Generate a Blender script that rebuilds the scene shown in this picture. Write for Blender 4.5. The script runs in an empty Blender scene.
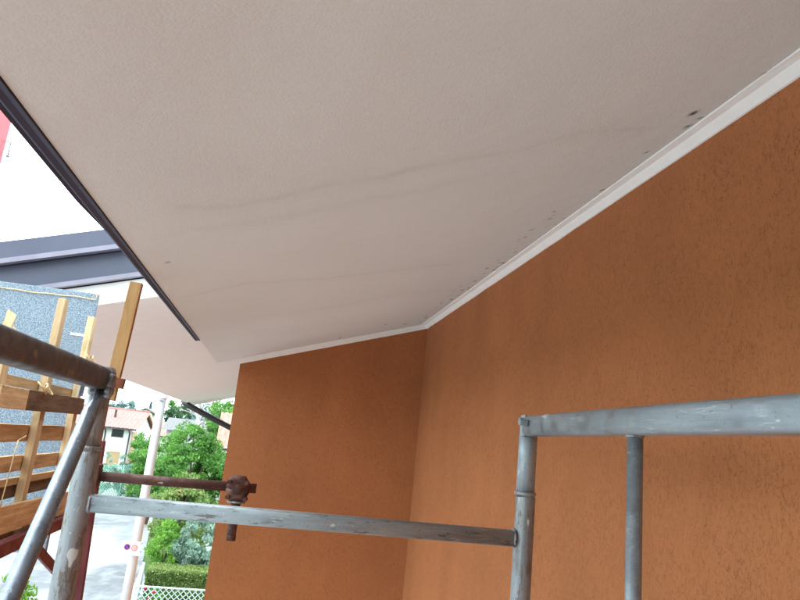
import bpy, bmesh, math, random
import numpy as np
from mathutils import Vector, Matrix, noise as mnoise

random.seed(7)
rng = np.random.default_rng(7)
SC = bpy.context.scene
COL = SC.collection
H = 5.4                                   # eye height above the street

# ------------------------------------------------------------------ camera
cam = bpy.data.cameras.new('camera')
cam_o = bpy.data.objects.new('camera', cam)
COL.objects.link(cam_o)
SC.camera = cam_o
cam.sensor_width = 36.0
cam.lens = 29.416
cam.clip_start = 0.02
cam.clip_end = 2000
R = Matrix(((0.977, -0.138, -0.164), (-0.190, -0.197, -0.962), (0.100, 0.971, -0.219)))
rx, ry, rz = [Vector(R.col[i]) for i in range(3)]
rz.normalize(); rx = (rx - rz * rx.dot(rz)).normalized(); ry = rz.cross(rx)
M4 = Matrix((rx, ry, rz)).transposed().to_4x4()
M4.translation = (0, 0, H)
cam_o.matrix_world = M4

# ------------------------------------------------------------------ sky, sun, exposure (bright overcast)
W = bpy.data.worlds.new('World'); SC.world = W; W.use_nodes = True
nt = W.node_tree; nt.nodes.clear()
SUN_EL, SUN_AZ = math.radians(52), math.radians(-75)      # azimuth from +Y towards +X
out = nt.nodes.new('ShaderNodeOutputWorld'); bg = nt.nodes.new('ShaderNodeBackground')
sky = nt.nodes.new('ShaderNodeTexSky'); sky.sky_type = 'NISHITA'; sky.sun_disc = False
sky.sun_elevation = SUN_EL; sky.sun_rotation = SUN_AZ
tc = nt.nodes.new('ShaderNodeTexCoord'); mp = nt.nodes.new('ShaderNodeMapping'); mp.inputs['Scale'].default_value = (1, 1, 2.5)
cl = nt.nodes.new('ShaderNodeTexNoise'); cl.inputs['Scale'].default_value = 1.7; cl.inputs['Detail'].default_value = 5
cr = nt.nodes.new('ShaderNodeValToRGB')
cr.color_ramp.elements[0].color = (10.3, 12.4, 13.3, 1); cr.color_ramp.elements[0].position = 0.3
cr.color_ramp.elements[1].color = (14.6, 16.9, 17.5, 1); cr.color_ramp.elements[1].position = 0.7
mx = nt.nodes.new('ShaderNodeMixRGB'); mx.inputs[0].default_value = 0.88
nt.links.new(tc.outputs['Generated'], mp.inputs[0]); nt.links.new(mp.outputs[0], cl.inputs['Vector'])
nt.links.new(cl.outputs[0], cr.inputs[0]); nt.links.new(sky.outputs[0], mx.inputs[1]); nt.links.new(cr.outputs[0], mx.inputs[2])
nt.links.new(mx.outputs[0], bg.inputs[0]); bg.inputs[1].default_value = 0.12
nt.links.new(bg.outputs[0], out.inputs[0])
sun = bpy.data.lights.new('sun', 'SUN'); sun.energy = 1.0; sun.angle = math.radians(14); sun.color = (1, .98, .95)
sun_o = bpy.data.objects.new('sun', sun); COL.objects.link(sun_o)
sd = Vector((math.sin(SUN_AZ) * math.cos(SUN_EL), math.cos(SUN_AZ) * math.cos(SUN_EL), math.sin(SUN_EL)))
sun_o.rotation_euler = sd.to_track_quat('Z', 'Y').to_euler()
SC.cycles.max_bounces = 7; SC.cycles.diffuse_bounces = 5; SC.cycles.transmission_bounces = 4
SC.view_settings.view_transform = 'Standard'; SC.view_settings.look = 'None'
SC.view_settings.exposure = 1.38; SC.view_settings.gamma = 1.0; SC.view_settings.use_curve_mapping = False

# ------------------------------------------------------------------ material helpers
class Mat:
    def __init__(s, name, rough=.6, metal=0.0, spec=.5):
        s.m = bpy.data.materials.new(name); s.m.use_nodes = True
        s.t = s.m.node_tree; s.b = s.t.nodes['Principled BSDF']
        s.b.inputs['Roughness'].default_value = rough; s.b.inputs['Metallic'].default_value = metal
        s.b.inputs['Specular IOR Level'].default_value = spec
        s.co = s.n('ShaderNodeTexCoord').outputs['Object']
    def n(s, k, **kw):
        x = s.t.nodes.new(k)
        for a, v in kw.items(): setattr(x, a, v)
        return x
    def l(s, a, b): s.t.links.new(a, b)
    def map(s, scale=(1, 1, 1), rot=(0, 0, 0), src=None):
        m = s.n('ShaderNodeMapping'); m.inputs['Scale'].default_value = scale; m.inputs['Rotation'].default_value = rot
        s.l(src or s.co, m.inputs[0]); return m.outputs[0]
    def noise(s, scale, detail=3, src=None, rough=.5, dist=0.0):
        x = s.n('ShaderNodeTexNoise'); x.inputs['Scale'].default_value = scale; x.inputs['Detail'].default_value = detail
        x.inputs['Roughness'].default_value = rough; x.inputs['Distortion'].default_value = dist
        s.l(src or s.co, x.inputs['Vector']); return x.outputs[0]
    def ramp(s, fac, stops):
        r = s.n('ShaderNodeValToRGB'); e = r.color_ramp.elements
        while len(e) < len(stops): e.new(.5)
        for i, (p, c) in enumerate(stops):
            e[i].position = p
            if not hasattr(c, '__len__'): c = (c, c, c)
            e[i].color = (*c, 1)
        s.l(fac, r.inputs[0]); return r.outputs[0]
    def mix(s, fac, a, b, mode='MIX'):
        m = s.n('ShaderNodeMixRGB', blend_type=mode)
        for i, v in ((0, fac), (1, a), (2, b)):
            if isinstance(v, bpy.types.NodeSocket): s.l(v, m.inputs[i])
            elif hasattr(v, '__len__'): m.inputs[i].default_value = (*v, 1)
            else: m.inputs[i].default_value = v
        return m.outputs[0]
    def math(s, op, a, b=0.0):
        m = s.n('ShaderNodeMath', operation=op)
        for i, v in ((0, a), (1, b)):
            if isinstance(v, bpy.types.NodeSocket): s.l(v, m.inputs[i])
            else: m.inputs[i].default_value = v
        return m.outputs[0]
    def color(s, c):
        if isinstance(c, bpy.types.NodeSocket): s.l(c, s.b.inputs['Base Color'])
        else: s.b.inputs['Base Color'].default_value = (*c, 1)
    def rough(s, r): s.l(r, s.b.inputs['Roughness'])
    def bump(s, h, dist=.01, strength=1.0):
        b = s.n('ShaderNodeBump'); b.inputs['Distance'].default_value = dist; b.inputs['Strength'].default_value = strength
        prev = s.b.inputs['Normal']
        if prev.is_linked: s.l(prev.links[0].from_socket, b.inputs['Normal'])
        s.l(h, b.inputs['Height']); s.l(b.outputs[0], s.b.inputs['Normal'])

def grooves(m, stretch, thr, rot=(0, 0, 0), width=.010, scale=46):
    v = m.map(stretch, rot)
    n1 = m.noise(scale, 1.5, v, .5, .5)
    d = m.math('ABSOLUTE', m.math('SUBTRACT', n1, .5))
    line = m.math('SUBTRACT', 1.0, m.math('MULTIPLY', d, 1.0 / width)); line = m.math('MAXIMUM', line, 0.0)
    mask = m.ramp(m.noise(scale * .8, 3, m.map((1, 1, .6)), .6), [(thr, 0), (thr + .12, 1)])
    return m.math('MULTIPLY', line, mask)

def plaster(name, base, dark):
    m = Mat(name, .9, spec=.25)
    g1 = grooves(m, (1, 1, .45), .44, (.1, 0, 0), .026, 90)
    g2 = grooves(m, (1, 1, .5), .47, (.55, .3, .2), .015, 60)
    g3 = grooves(m, (1, 1, .5), .46, (-.5, .3, .2), .026, 115)
    g = m.math('MAXIMUM', m.math('MAXIMUM', g1, g3), m.math('MULTIPLY', g2, .9))
    g = m.math('MULTIPLY', g, m.ramp(m.noise(6, 3), [(.3, .45), (.65, 1)]))
    big = m.math('ADD', m.math('MULTIPLY', m.noise(1.1, 4), .6), m.math('MULTIPLY', m.noise(4.5, 5, m.map((1, 1, .4))), .4)); fine = m.noise(160, 3)
    c = m.mix(m.ramp(big, [(.38, 0), (.62, 1)]), [x * .86 for x in base], [x * 1.07 for x in base])
    c = m.mix(m.ramp(fine, [(.3, 0), (.7, .35)]), c, [x * .78 for x in base])
    c = m.mix(m.math('MULTIPLY', g, .50), c, dark)
    m.color(c)
    m.bump(m.math('SUBTRACT', m.math('MULTIPLY', fine, .25), g), .0030, .5)
    m.bump(m.noise(9, 2), .010, .35)
    return m.m

M = {}
M['orange'] = plaster('orange_scratched_plaster', (.425, .156, .060), (.090, .034, .015))

m = Mat('painted_soffit', .85, spec=.3)
at = m.n('ShaderNodeAttribute', attribute_name='stain_edge').outputs['Fac']
md = m.n('ShaderNodeAttribute', attribute_name='mould').outputs['Fac']
c = m.mix(m.ramp(m.noise(2.2, 4), [(.3, 0), (.75, 1)]), (.695, .735, .735), (.74, .78, .78))
c = m.mix(m.ramp(m.noise(90, 2), [(.35, .0), (.8, .12)]), c, (.5, .49, .47))
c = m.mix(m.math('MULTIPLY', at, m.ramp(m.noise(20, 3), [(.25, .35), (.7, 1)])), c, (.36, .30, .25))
c = m.mix(m.math('MULTIPLY', md, m.ramp(m.noise(120, 2), [(.25, .2), (.45, 1)])), c, (.05, .045, .04))
m.color(c); m.bump(m.noise(240, 3, rough=.6), .0016, .5); m.bump(m.noise(5, 2), .012, .3)
M['soffit'] = m.m

def simple(name, c, rough=.6, metal=0.0, var=.15, scale=8, bump=.002, bscale=60, spec=.5):
    m = Mat(name, rough, metal, spec)
    m.color(m.mix(m.ramp(m.noise(scale, 4), [(.3, 0), (.7, 1)]), [x * (1 - var) for x in c], [min(1, x * (1 + var)) for x in c]))
    if bump: m.bump(m.noise(bscale, 3), bump, .6)
    return m.m
M['white_trim'] = simple('white_filler_strip', (.86, .87, .86), .7, var=.03, scale=14, bump=.003, bscale=40)
M['white_fascia'] = simple('white_painted_fascia', (.78, .78, .76), .7, var=.04)
M['wing_soffit'] = simple('off_white_soffit', (.79, .79, .79), .85, var=.02, bump=.0006, bscale=150)
M['flashing'] = simple('dark_blue_grey_metal_flashing', (.080, .084, .120), .45, .25, var=.12, scale=3, bump=.0006, bscale=200)
M['flash_lip'] = simple('folded_metal_lip', (.22, .20, .25), .4, .3, var=.1, bump=0)
M['gutter'] = simple('dark_gutter_sheet', (.030, .036, .075), .6, .0, var=.15, scale=5, bump=.0005, bscale=100)
M['pipe_brown'] = simple('dark_brown_downpipe', (.022, .015, .017), .5, .1, bump=0)
M['red_panel'] = simple('pinkish_red_sheet', (.38, .045, .06), .5, var=.12, scale=2)
M['roof_top'] = simple('roof_covering', (.25, .10, .07), .8)

def tube_metal(name, base, dark, rust, rust_amt=.55, paint=True, metal=.55, rough=.45, splash=(.55, .56, .54), ax=2, fleck=1.0, patch=.42):
    m = Mat(name, rough, metal)
    st_ = lambda k: tuple(k if i == ax else 1 for i in range(3))
    c = m.mix(m.ramp(m.noise(42, 5, m.map(st_(.10)), .6), [(.3, 0), (.7, 1)]), dark, base)
    c = m.mix(m.ramp(m.noise(5, 2), [(.4, 0), (.7, .35)]), c, [x * .8 for x in base])
    wear = m.math('MULTIPLY', m.ramp(m.noise(60, 6, m.map(st_(.25)), .75), [(rust_amt, 0), (rust_amt + .06, .85)]), m.ramp(m.noise(9, 3), [(patch, .12), (patch + .18, 1)]))
    c = m.mix(wear, c, rust)
    c = m.mix(m.ramp(m.noise(210, 2), [(.66, 0), (.72, .5 * fleck)]), c, [x * .3 for x in dark])
    line = m.ramp(m.math('ABSOLUTE', m.math('SUBTRACT', m.noise(55, 3, m.map(st_(.06)), .6), .5)), [(0, 1), (.010, 0)])
    line = m.math('MULTIPLY', line, m.ramp(m.noise(20, 3), [(.48, 0), (.6, .6)]))
    c = m.mix(line, c, [min(1, x * 1.9) for x in base])
    nick = m.ramp(m.noise(95, 2, m.map(st_(1.6))), [(.70, 0), (.73, .8)])
    if paint:
        nick = m.math('MULTIPLY', nick, m.ramp(m.noise(7, 2), [(.48, .15), (.58, 1)]))
        sp = m.math('MAXIMUM', nick, m.ramp(m.noise(27, 2, m.map(st_(.5))), [(.715, 0), (.73, 1)]))
        c = m.mix(sp, c, splash)
        m.l(m.math('MULTIPLY', m.math('SUBTRACT', 1.0, m.math('MAXIMUM', sp, wear)), metal), m.b.inputs['Metallic'])
    m.color(c)
    m.rough(m.ramp(m.noise(30, 3), [(.3, rough - .1), (.7, rough + .25)]))
    m.bump(m.noise(70, 5, m.map(st_(.3)), .6), .0012, .5); m.bump(line, .0005, .5); m.bump(m.noise(7, 1), .006, .35)
    return m.m
M['galv'] = tube_metal('galvanised_tube', (.40, .45, .49), (.22, .26, .30), (.13, .10, .08), .56)
M['galv_old'] = tube_metal('weathered_galvanised_tube', (.38, .40, .42), (.17, .19, .21), (.135, .10, .075), .52, patch=.32)
M['galv_rail'] = tube_metal('galvanised_rail', (.34, .385, .42), (.20, .235, .265), (.10, .085, .075), .64, rough=.38, ax=1)
M['steel_blue'] = tube_metal('smooth_blue_grey_tube', (.25, .285, .33), (.15, .175, .215), (.09, .06, .05), .68, rough=.32)
M['galv_ledger'] = tube_metal('chipped_galvanised_ledger', (.40, .45, .48), (.22, .26, .29), (.10, .085, .07), .55, patch=.33, metal=.35, rough=.45, ax=0)
M['brown_tube'] = tube_metal('brown_grimy_tube', (.095, .112, .130), (.060, .068, .078), (.085, .07, .065), .62, metal=.1, rough=.42, splash=(.20, .17, .13), ax=1)
M['rust'] = tube_metal('rusty_tube', (.105, .042, .032), (.045, .018, .015), (.15, .06, .035), .52, metal=.2, rough=.7, splash=(.35, .30, .26), ax=0)
M['red_paint'] = tube_metal('dark_red_painted_steel', (.16, .018, .022), (.09, .010, .014), (.09, .03, .02), .62, metal=.05, rough=.45, paint=False)
M['collar'] = tube_metal('dented_zinc_collar', (.45, .48, .52), (.14, .16, .19), (.10, .08, .07), .56, rough=.35)

def wood(name, a, b, rot=(0, 0, 0), stretch=(1, .08, 1), knots=True):
    m = Mat(name, .8, spec=.25)
    oi = m.n('ShaderNodeObjectInfo').outputs['Random']
    cmb = m.n('ShaderNodeCombineXYZ'); m.l(m.math('MULTIPLY', oi, 40), cmb.inputs[1]); m.l(m.math('MULTIPLY', oi, 13), cmb.inputs[0])
    add = m.n('ShaderNodeVectorMath', operation='ADD'); m.l(m.co, add.inputs[0]); m.l(cmb.outputs[0], add.inputs[1])
    v = m.map(stretch, rot, add.outputs[0])
    g = m.noise(70, 5, v, .65, .6)
    c = m.mix(m.ramp(g, [(.3, 0), (.7, 1)]), a, b)
    c = m.mix(m.ramp(m.noise(9, 3, m.map((1, .5, 1), (0, 0, 0), add.outputs[0])), [(.55, 0), (.75, .6)]), c, [x * .35 for x in a])
    tint = m.ramp(oi, [(0, (.78, .72, .66)), (1, (1.12, 1.08, 1.0))])
    m.color(m.mix(1.0, c, tint, 'MULTIPLY')); m.bump(g, .0025, .6)
    return m.m
M['wood_h'] = wood('rough_pallet_wood', (.40, .25, .13), (.66, .47, .27))
M['wood_v'] = wood('pale_pallet_wood', (.50, .35, .20), (.72, .56, .36), stretch=(1, 1, .08))
M['wood_d'] = wood('dark_stained_pallet_wood', (.10, .06, .04), (.24, .145, .09))
M['wood_gold'] = wood('golden_pine_wood', (.38, .21, .09), (.58, .36, .17), stretch=(1, 1, .08))
M['wood_red'] = wood('reddish_brown_wood', (.16, .05, .025), (.26, .09, .045))

m = Mat('blue_grey_felt', .95, spec=.1)
f = m.noise(170, 4, rough=.75)
c = m.mix(m.ramp(f, [(.36, 0), (.62, 1)]), (.085, .115, .16), (.36, .43, .50))
c = m.mix(m.ramp(m.noise(3, 2), [(.4, 0), (.7, .3)]), c, (.22, .26, .30))
m.color(c); m.bump(f, .004, .8); M['felt'] = m.m
M['cord'] = simple('straw_cord', (.62, .45, .24), .9, var=.25, scale=60)
M['tape'] = simple('pale_mark', (.6, .62, .64), .9)

m = Mat('wet_asphalt', .5, spec=.55)
p1 = m.noise(.16, 5, m.map((1, .5, 1)), .6, .5)
wet_sheen = m.ramp(p1, [(.44, 0), (.54, 1)])
c = m.mix(wet_sheen, (.095, .10, .115), (.31, .32, .34))  # wet patches lighter: sky sheen painted into the base colour
c = m.mix(m.ramp(m.noise(60, 3), [(.35, 0), (.7, .5)]), c, (.10, .10, .105))
c = m.mix(m.ramp(m.noise(1.3, 4), [(.5, 0), (.7, .35)]), c, (.40, .40, .40))
m.color(c); m.rough(m.ramp(p1, [(.4, .62), (.56, .34)])); m.bump(m.noise(90, 3), .006, .5)
M['asphalt'] = m.m
m = Mat('concrete_pavement', .7); c = m.mix(m.ramp(m.noise(.7, 5), [(.35, 0), (.7, 1)]), (.38, .385, .385), (.50, .505, .50))
m.color(m.mix(m.ramp(m.noise(40, 3), [(.3, 0), (.7, .4)]), c, (.2, .2, .2))); m.bump(m.noise(60), .006, .5); M['pavement'] = m.m
m = Mat('meadow_ground', .95, spec=.1)
m.color(m.mix(m.ramp(m.noise(.5, 6), [(.35, 0), (.65, 1)]), (.05, .09, .025), (.10, .14, .045))); m.bump(m.noise(8, 5), .15, .7); M['grass'] = m.m
m = Mat('wooded_hill', .95, spec=.1)
m.color(m.mix(m.ramp(m.noise(.05, 8, rough=.7), [(.4, 0), (.6, 1)]), (.05, .10, .06), (.12, .18, .10))); M['hill'] = m.m

def leafmat(name, a, b, c2=None, trans=.35, rough=.5):
    m = Mat(name, rough, spec=.35)
    r = m.n('ShaderNodeAttribute', attribute_name='tone').outputs['Fac']
    c = m.mix(m.ramp(r, [(0, 0), (1, 1)]), a, b)
    if c2: c = m.mix(m.ramp(r, [(.80, 0), (.92, 1)]), c, c2)
    m.color(c)
    tr = m.n('ShaderNodeBsdfTranslucent'); m.l(c, tr.inputs[0])
    ms = m.n('ShaderNodeMixShader'); ms.inputs[0].default_value = trans
    o = m.t.nodes['Material Output']
    m.l(m.b.outputs[0], ms.inputs[1]); m.l(tr.outputs[0], ms.inputs[2]); m.l(ms.outputs[0], o.inputs[0])
    return m.m
M['leaf'] = leafmat('broad_green_leaves', (.028, .11, .020), (.19, .42, .075))  # dark end deepened to paint shade into the crowns
M['leaf_lime'] = leafmat('lime_green_leaves', (.10, .26, .03), (.24, .46, .07))
M['leaf_silver'] = leafmat('silvery_leaves', (.17, .28, .21), (.40, .54, .44))
M['leaf_photinia'] = leafmat('green_leaves_with_russet_tips', (.08, .19, .04), (.36, .44, .14), (.62, .34, .18))
M['leaf_hedge'] = leafmat('hedge_leaves', (.10, .17, .035), (.30, .38, .12))
M['leaf_dark'] = leafmat('dark_leaves', (.025, .07, .03), (.08, .17, .07))
M['leaf_far'] = leafmat('haze_tinted_leaves', (.09, .17, .17), (.20, .32, .30))  # distance haze painted into the leaf colour as blue
M['petal'] = leafmat('pink_rose_petals', (.55, .02, .08), (.75, .10, .18))
M['bark'] = simple('bark', (.12, .085, .06), .9, var=.35, scale=20, bump=.01, bscale=30)
M['bark_pale'] = simple('pale_bare_branches', (.36, .34, .33), .9)

M['white_wall'] = simple('white_house_render', (.80, .79, .76), .9, var=.05, scale=1)
M['pink_wall'] = simple('pinkish_house_render', (.62, .36, .28), .9, var=.06, scale=1)
M['grey_wall'] = simple('grey_house_render', (.42, .40, .39), .9, var=.15, scale=2)
M['red_tiles'] = simple('faded_red_roof_tiles', (.36, .165, .145), .8, var=.2, scale=6, bump=.01, bscale=20)
M['pink_tiles'] = simple('pale_terracotta_tiles', (.44, .21, .16), .8, var=.25, scale=5)
M['grey_roof'] = simple('grey_roof', (.17, .165, .17), .8)
M['dark_trim'] = simple('dark_brown_trim', (.06, .045, .05), .6, bump=0)
M['tan'] = simple('tan_shutter', (.50, .34, .18), .7)
m = Mat('window_glass', .08); m.color((.02, .025, .035)); M['glass'] = m.m
M['concrete_pole'] = simple('pale_concrete', (.62, .64, .65), .8, var=.08, scale=3, bump=.002, bscale=30)
M['mesh_metal'] = simple('white_green_plastic_coated_wire', (.55, .66, .62), .45, var=.05, bump=0)
M['green_mesh'] = simple('green_coated_wire', (.20, .42, .33), .5, bump=0)
M['low_wall'] = simple('low_concrete_wall', (.45, .45, .44), .85)
M['sign_white'] = simple('white_sign_face', (.78, .76, .77), .5, var=.02, bump=0)
M['sign_blue'] = simple('sign_blue', (.04, .05, .42), .4, bump=0)
M['sign_red'] = simple('sign_red', (.62, .05, .05), .4, bump=0)
M['sign_pale'] = simple('sign_pale_pink', (.75, .55, .52), .4, bump=0)
M['sign_grey'] = simple('sign_grey', (.35, .35, .4), .4, bump=0)

# ------------------------------------------------------------------ object helpers
def link(name, me, mat, parent=None, loc=None):
    o = bpy.data.objects.new(name, me); COL.objects.link(o)
    if mat: me.materials.append(mat) if not me.materials else None
    if parent: o.parent = parent
    if loc: o.location = loc
    return o
def empty(name, label, cat, loc=(0, 0, 0), group=None):
    o = bpy.data.objects.new(name, None); COL.objects.link(o); o.location = loc; o.empty_display_size = .2
    o['label'] = label; o['category'] = cat
    if group: o['group'] = group
    return o
def tag(o, label, cat, group=None):
    o['label'] = label; o['category'] = cat
    if group: o['group'] = group
    return o
class B:
    """collects geometry in world coordinates; build() links it as one mesh whose parent may stand elsewhere"""
    def __init__(s): s.v = []; s.f = []; s.smooth = []; s.mi = []; s.cur = 0
    def add(s, vs, fs, smooth=False):
        k = len(s.v); s.v += [tuple(v) for v in vs]
        for f in fs: s.f.append(tuple(i + k for i in f)); s.smooth.append(smooth); s.mi.append(s.cur)
    def box(s, a, b):
        x0, y0, z0 = [min(p, q) for p, q in zip(a, b)]; x1, y1, z1 = [max(p, q) for p, q in zip(a, b)]
        s.add([(x0, y0, z0), (x1, y0, z0), (x1, y1, z0), (x0, y1, z0), (x0, y0, z1), (x1, y0, z1), (x1, y1, z1), (x0, y1, z1)],
              [(0, 3, 2, 1), (4, 5, 6, 7), (0, 1, 5, 4), (1, 2, 6, 5), (2, 3, 7, 6), (3, 0, 4, 7)])
    def bar(s, p, q, w, h, up=(0, 0, 1), twist=0.0):
        p, q = Vector(p), Vector(q); d = (q - p).normalized(); u = Vector(up); a = d.cross(u)
        if a.length < 1e-4: a = d.cross(Vector((1, 0, 0)))
        a.normalize(); b = a.cross(d)
        if twist: rm = Matrix.Rotation(twist, 3, d); a = rm @ a; b = rm @ b
        vs = [c + a * i * w / 2 + b * j * h / 2 for c in (p, q) for i, j in ((-1, -1), (1, -1), (1, 1), (-1, 1))]
        s.add(vs, [(0, 1, 2, 3), (7, 6, 5, 4), (0, 4, 5, 1), (1, 5, 6, 2), (2, 6, 7, 3), (3, 7, 4, 0)])
    def tube(s, p, q, r, n=20, r2=None, cap=True, hollow=0.0):
        s.path([p, q], [r, r if r2 is None else r2], n, cap)
    def path(s, pts, rad, n=10, cap=True, sq=None):
        pts = [Vector(p) for p in pts]
        if not hasattr(rad, '__len__'): rad = [rad] * len(pts)
        vs = []; ref = None
        for i, p in enumerate(pts):
            d = (pts[min(i + 1, len(pts) - 1)] - pts[max(i - 1, 0)]).normalized()
            if ref is None:
                ref = Vector((0, 0, 1)) if abs(d.z) < .8 else Vector((1, 0, 0))
            a = d.cross(ref).normalized(); b = a.cross(d); ref = b
            for k in range(n):
                t = 2 * math.pi * k / n
                cx, cy = math.cos(t), math.sin(t)
                if sq:
                    e = sq[2]; cx = math.copysign(abs(cx) ** e, cx) * sq[0]; cy = math.copysign(abs(cy) ** e, cy) * sq[1]
                vs.append(p + (a * cx + b * cy) * rad[i])
        fs = []
        for i in range(len(pts) - 1):
            for k in range(n):
                k2 = (k + 1) % n
                fs.append((i * n + k, i * n + k2, (i + 1) * n + k2, (i + 1) * n + k))
        s.add(vs, fs, True)
        if cap:
            s.add(vs[:n], [tuple(range(n - 1, -1, -1))]); s.add(vs[-n:], [tuple(range(n))])
    def sphere(s, c, r, n=12, m=8, sc=(1, 1, 1)):
        vs = []; fs = []
        for i in range(m + 1):
            th = math.pi * i / m
            for k in range(n):
                ph = 2 * math.pi * k / n
                vs.append((c[0] + r * sc[0] * math.sin(th) * math.cos(ph), c[1] + r * sc[1] * math.sin(th) * math.sin(ph), c[2] + r * sc[2] * math.cos(th)))
        for i in range(m):
            for k in range(n):
                fs.append((i * n + k, (i + 1) * n + k, (i + 1) * n + (k + 1) % n, i * n + (k + 1) % n))
        s.add(vs, fs, True)
    def build(s, name, mat, parent=None, bevel=0.0, mats=None):
        off = Vector((0, 0, 0))
        if parent:
            p = parent
            while p: off += p.location; p = p.parent
        vs = [(v[0] - off.x, v[1] - off.y, v[2] - off.z) for v in s.v]
        me = bpy.data.meshes.new(name); me.from_pydata(vs, [], s.f); me.validate(); 
        for i, p in enumerate(me.polygons):
            if i < len(s.smooth): p.use_smooth = s.smooth[i]
        if mats:
            for x in mats: me.materials.append(x)
            for i, p in enumerate(me.polygons): p.material_index = s.mi[i]
        bm = bmesh.new(); bm.from_mesh(me)
        bmesh.ops.remove_doubles(bm, verts=bm.verts, dist=1e-5)
        bmesh.ops.recalc_face_normals(bm, faces=bm.faces)
        if bevel:
            bmesh.ops.bevel(bm, geom=[e for e in bm.edges if len(e.link_faces) == 2 and e.calc_face_angle(0) > .6], offset=bevel, segments=2, affect='EDGES', profile=.6)
        bm.to_mesh(me); bm.free()
        o = link(name, me, mat, parent)
        return o
def rough_board(b, p, q, w, h, up=(0, 0, 1), jit=.002, seg=8):
    """sawn board with slightly uneven edges"""
    p, q = Vector(p), Vector(q); d = (q - p).normalized(); a = d.cross(Vector(up)).normalized(); c = a.cross(d)
    vs = []
    for i in range(seg + 1):
        o = p.lerp(q, i / seg) + a * random.uniform(-jit, jit) * .5
        for s_, t_ in ((-1, -1), (1, -1), (1, 1), (-1, 1)):
            vs.append(o + a * s_ * w / 2 + c * (t_ * h / 2 + random.uniform(-jit, jit)))
    fs = [(3, 2, 1, 0), tuple(seg * 4 + k for k in range(4))]
    for i in range(seg):
        for k in range(4): fs.append((i * 4 + k, i * 4 + (k + 1) % 4, i * 4 + 4 + (k + 1) % 4, i * 4 + 4 + k))
    b.add(vs, fs)

def Z(z): return z + H

# ------------------------------------------------------------------ the setting: ground, road, pavement, hills
def sheet(name, pts, z, mat, sub=0):
    b = B(); n = len(pts); b.add([(x, y, z) for x, y in pts], [tuple(range(n))]); o = b.build(name, mat); o['kind'] = 'structure'; return o
def grid_ground():
    n = 60; xs = np.linspace(-1, 1, n); vs = []; fs = []
    for j in range(n):
        for i in range(n):
            x = np.sign(xs[i]) * abs(xs[i]) ** 2.2 * 900; y = np.sign(xs[j]) * abs(xs[j]) ** 2.2 * 900
            d = math.hypot(x, y); z = -0.02 - max(0, d - 160) * .002
            vs.append((x, y, z)); 
    for j in range(n - 1):
        for i in range(n - 1): k = j * n + i; fs.append((k, k + 1, k + n + 1, k + n))
    b = B(); b.add(vs, fs, True); o = b.build('ground', M['grass']); o['kind'] = 'structure'
grid_ground()
right_edge = [(-.2, -12), (-.2, 14), (-2.0, 20), (-3.1, 23.2), (-4.3, 29), (-5.4, 37), (-7.3, 51), (-8.8, 57), (-9.9, 61), (-13.5, 65), (-26, 68)]
left_edge = [(-9.5, -12), (-9.5, 14), (-9.6, 24), (-9.8, 36), (-9.9, 43), (-9.9, 47.5), (-10.5, 52), (-14, 57), (-26, 59)]
def strip(name, A, Bp, z, mat):
    b = B()
    pts = [(x, y, z) for x, y in A] + [(x, y, z) for x, y in reversed(Bp)]
    b.add(pts, [tuple(range(len(pts)))]); o = b.build(name, mat); o['kind'] = 'structure'; return o
strip('road', right_edge, left_edge, .004, M['asphalt'])
def offset(L, d): return [(x + d, y) for x, y in L]
def kerb(name, A, d, z0, z1, mat):
    b = B(); P = A; Q = offset(A, d)
    for i in range(len(P) - 1):
        (x0, y0), (x1, y1), (u0, v0), (u1, v1) = P[i], P[i + 1], Q[i], Q[i + 1]
        b.add([(x0, y0, z0), (x1, y1, z0), (u1, v1, z0), (u0, v0, z0), (x0, y0, z1), (x1, y1, z1), (u1, v1, z1), (u0, v0, z1)],
              [(4, 5, 6, 7), (0, 1, 5, 4), (2, 3, 7, 6)])
    o = b.build(name, mat); o['kind'] = 'structure'; return o
kerb('pavement', offset(left_edge, -.02), -1.3, -.02, .12, M['pavement'])
# side yard of paving on the left, close to the building
sheet('yard_paving', [(-26, -12), (-11.0, -12), (-11.0, 30), (-26, 30)], .008, M['pavement'])
sheet('bounce_forecourt', [(-9.45, -12), (6, -12), (6, 12.2), (-9.45, 12.2)], .008, M['pavement'])  # unseen pale paving, added to bounce light up to soffit and wall
# wooded hills
def hill(name, pts, y0, depth, mat):
    b = B(); n = 90; m_ = 14; vs = []; fs = []
    for j in range(m_):
        for i in range(n):
            t = i / (n - 1); x = pts[0] + (pts[1] - pts[0]) * t
            s_ = j / (m_ - 1); prof = math.sin(math.pi * s_) ** .8
            hh = pts[2] * (.55 + .45 * math.sin(t * 7.1 + .6)) * (.8 + .35 * mnoise.noise(Vector((x * .01, s_ * 2, 3))))
            vs.append((x, y0 + depth * s_ + 8 * mnoise.noise(Vector((x * .02, s_ * 5, 9))), -1 + prof * hh + 1.3 * mnoise.noise(Vector((x * .12, s_ * 14, 1)))))
    for j in range(m_ - 1):
        for i in range(n - 1): k = j * n + i; fs.append((k, k + 1, k + n + 1, k + n))
    b.add(vs, fs, True); o = b.build(name, mat); o['kind'] = 'structure'
hill('hills', (-420, 420, 11), 330, 160, M['hill'])

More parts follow.
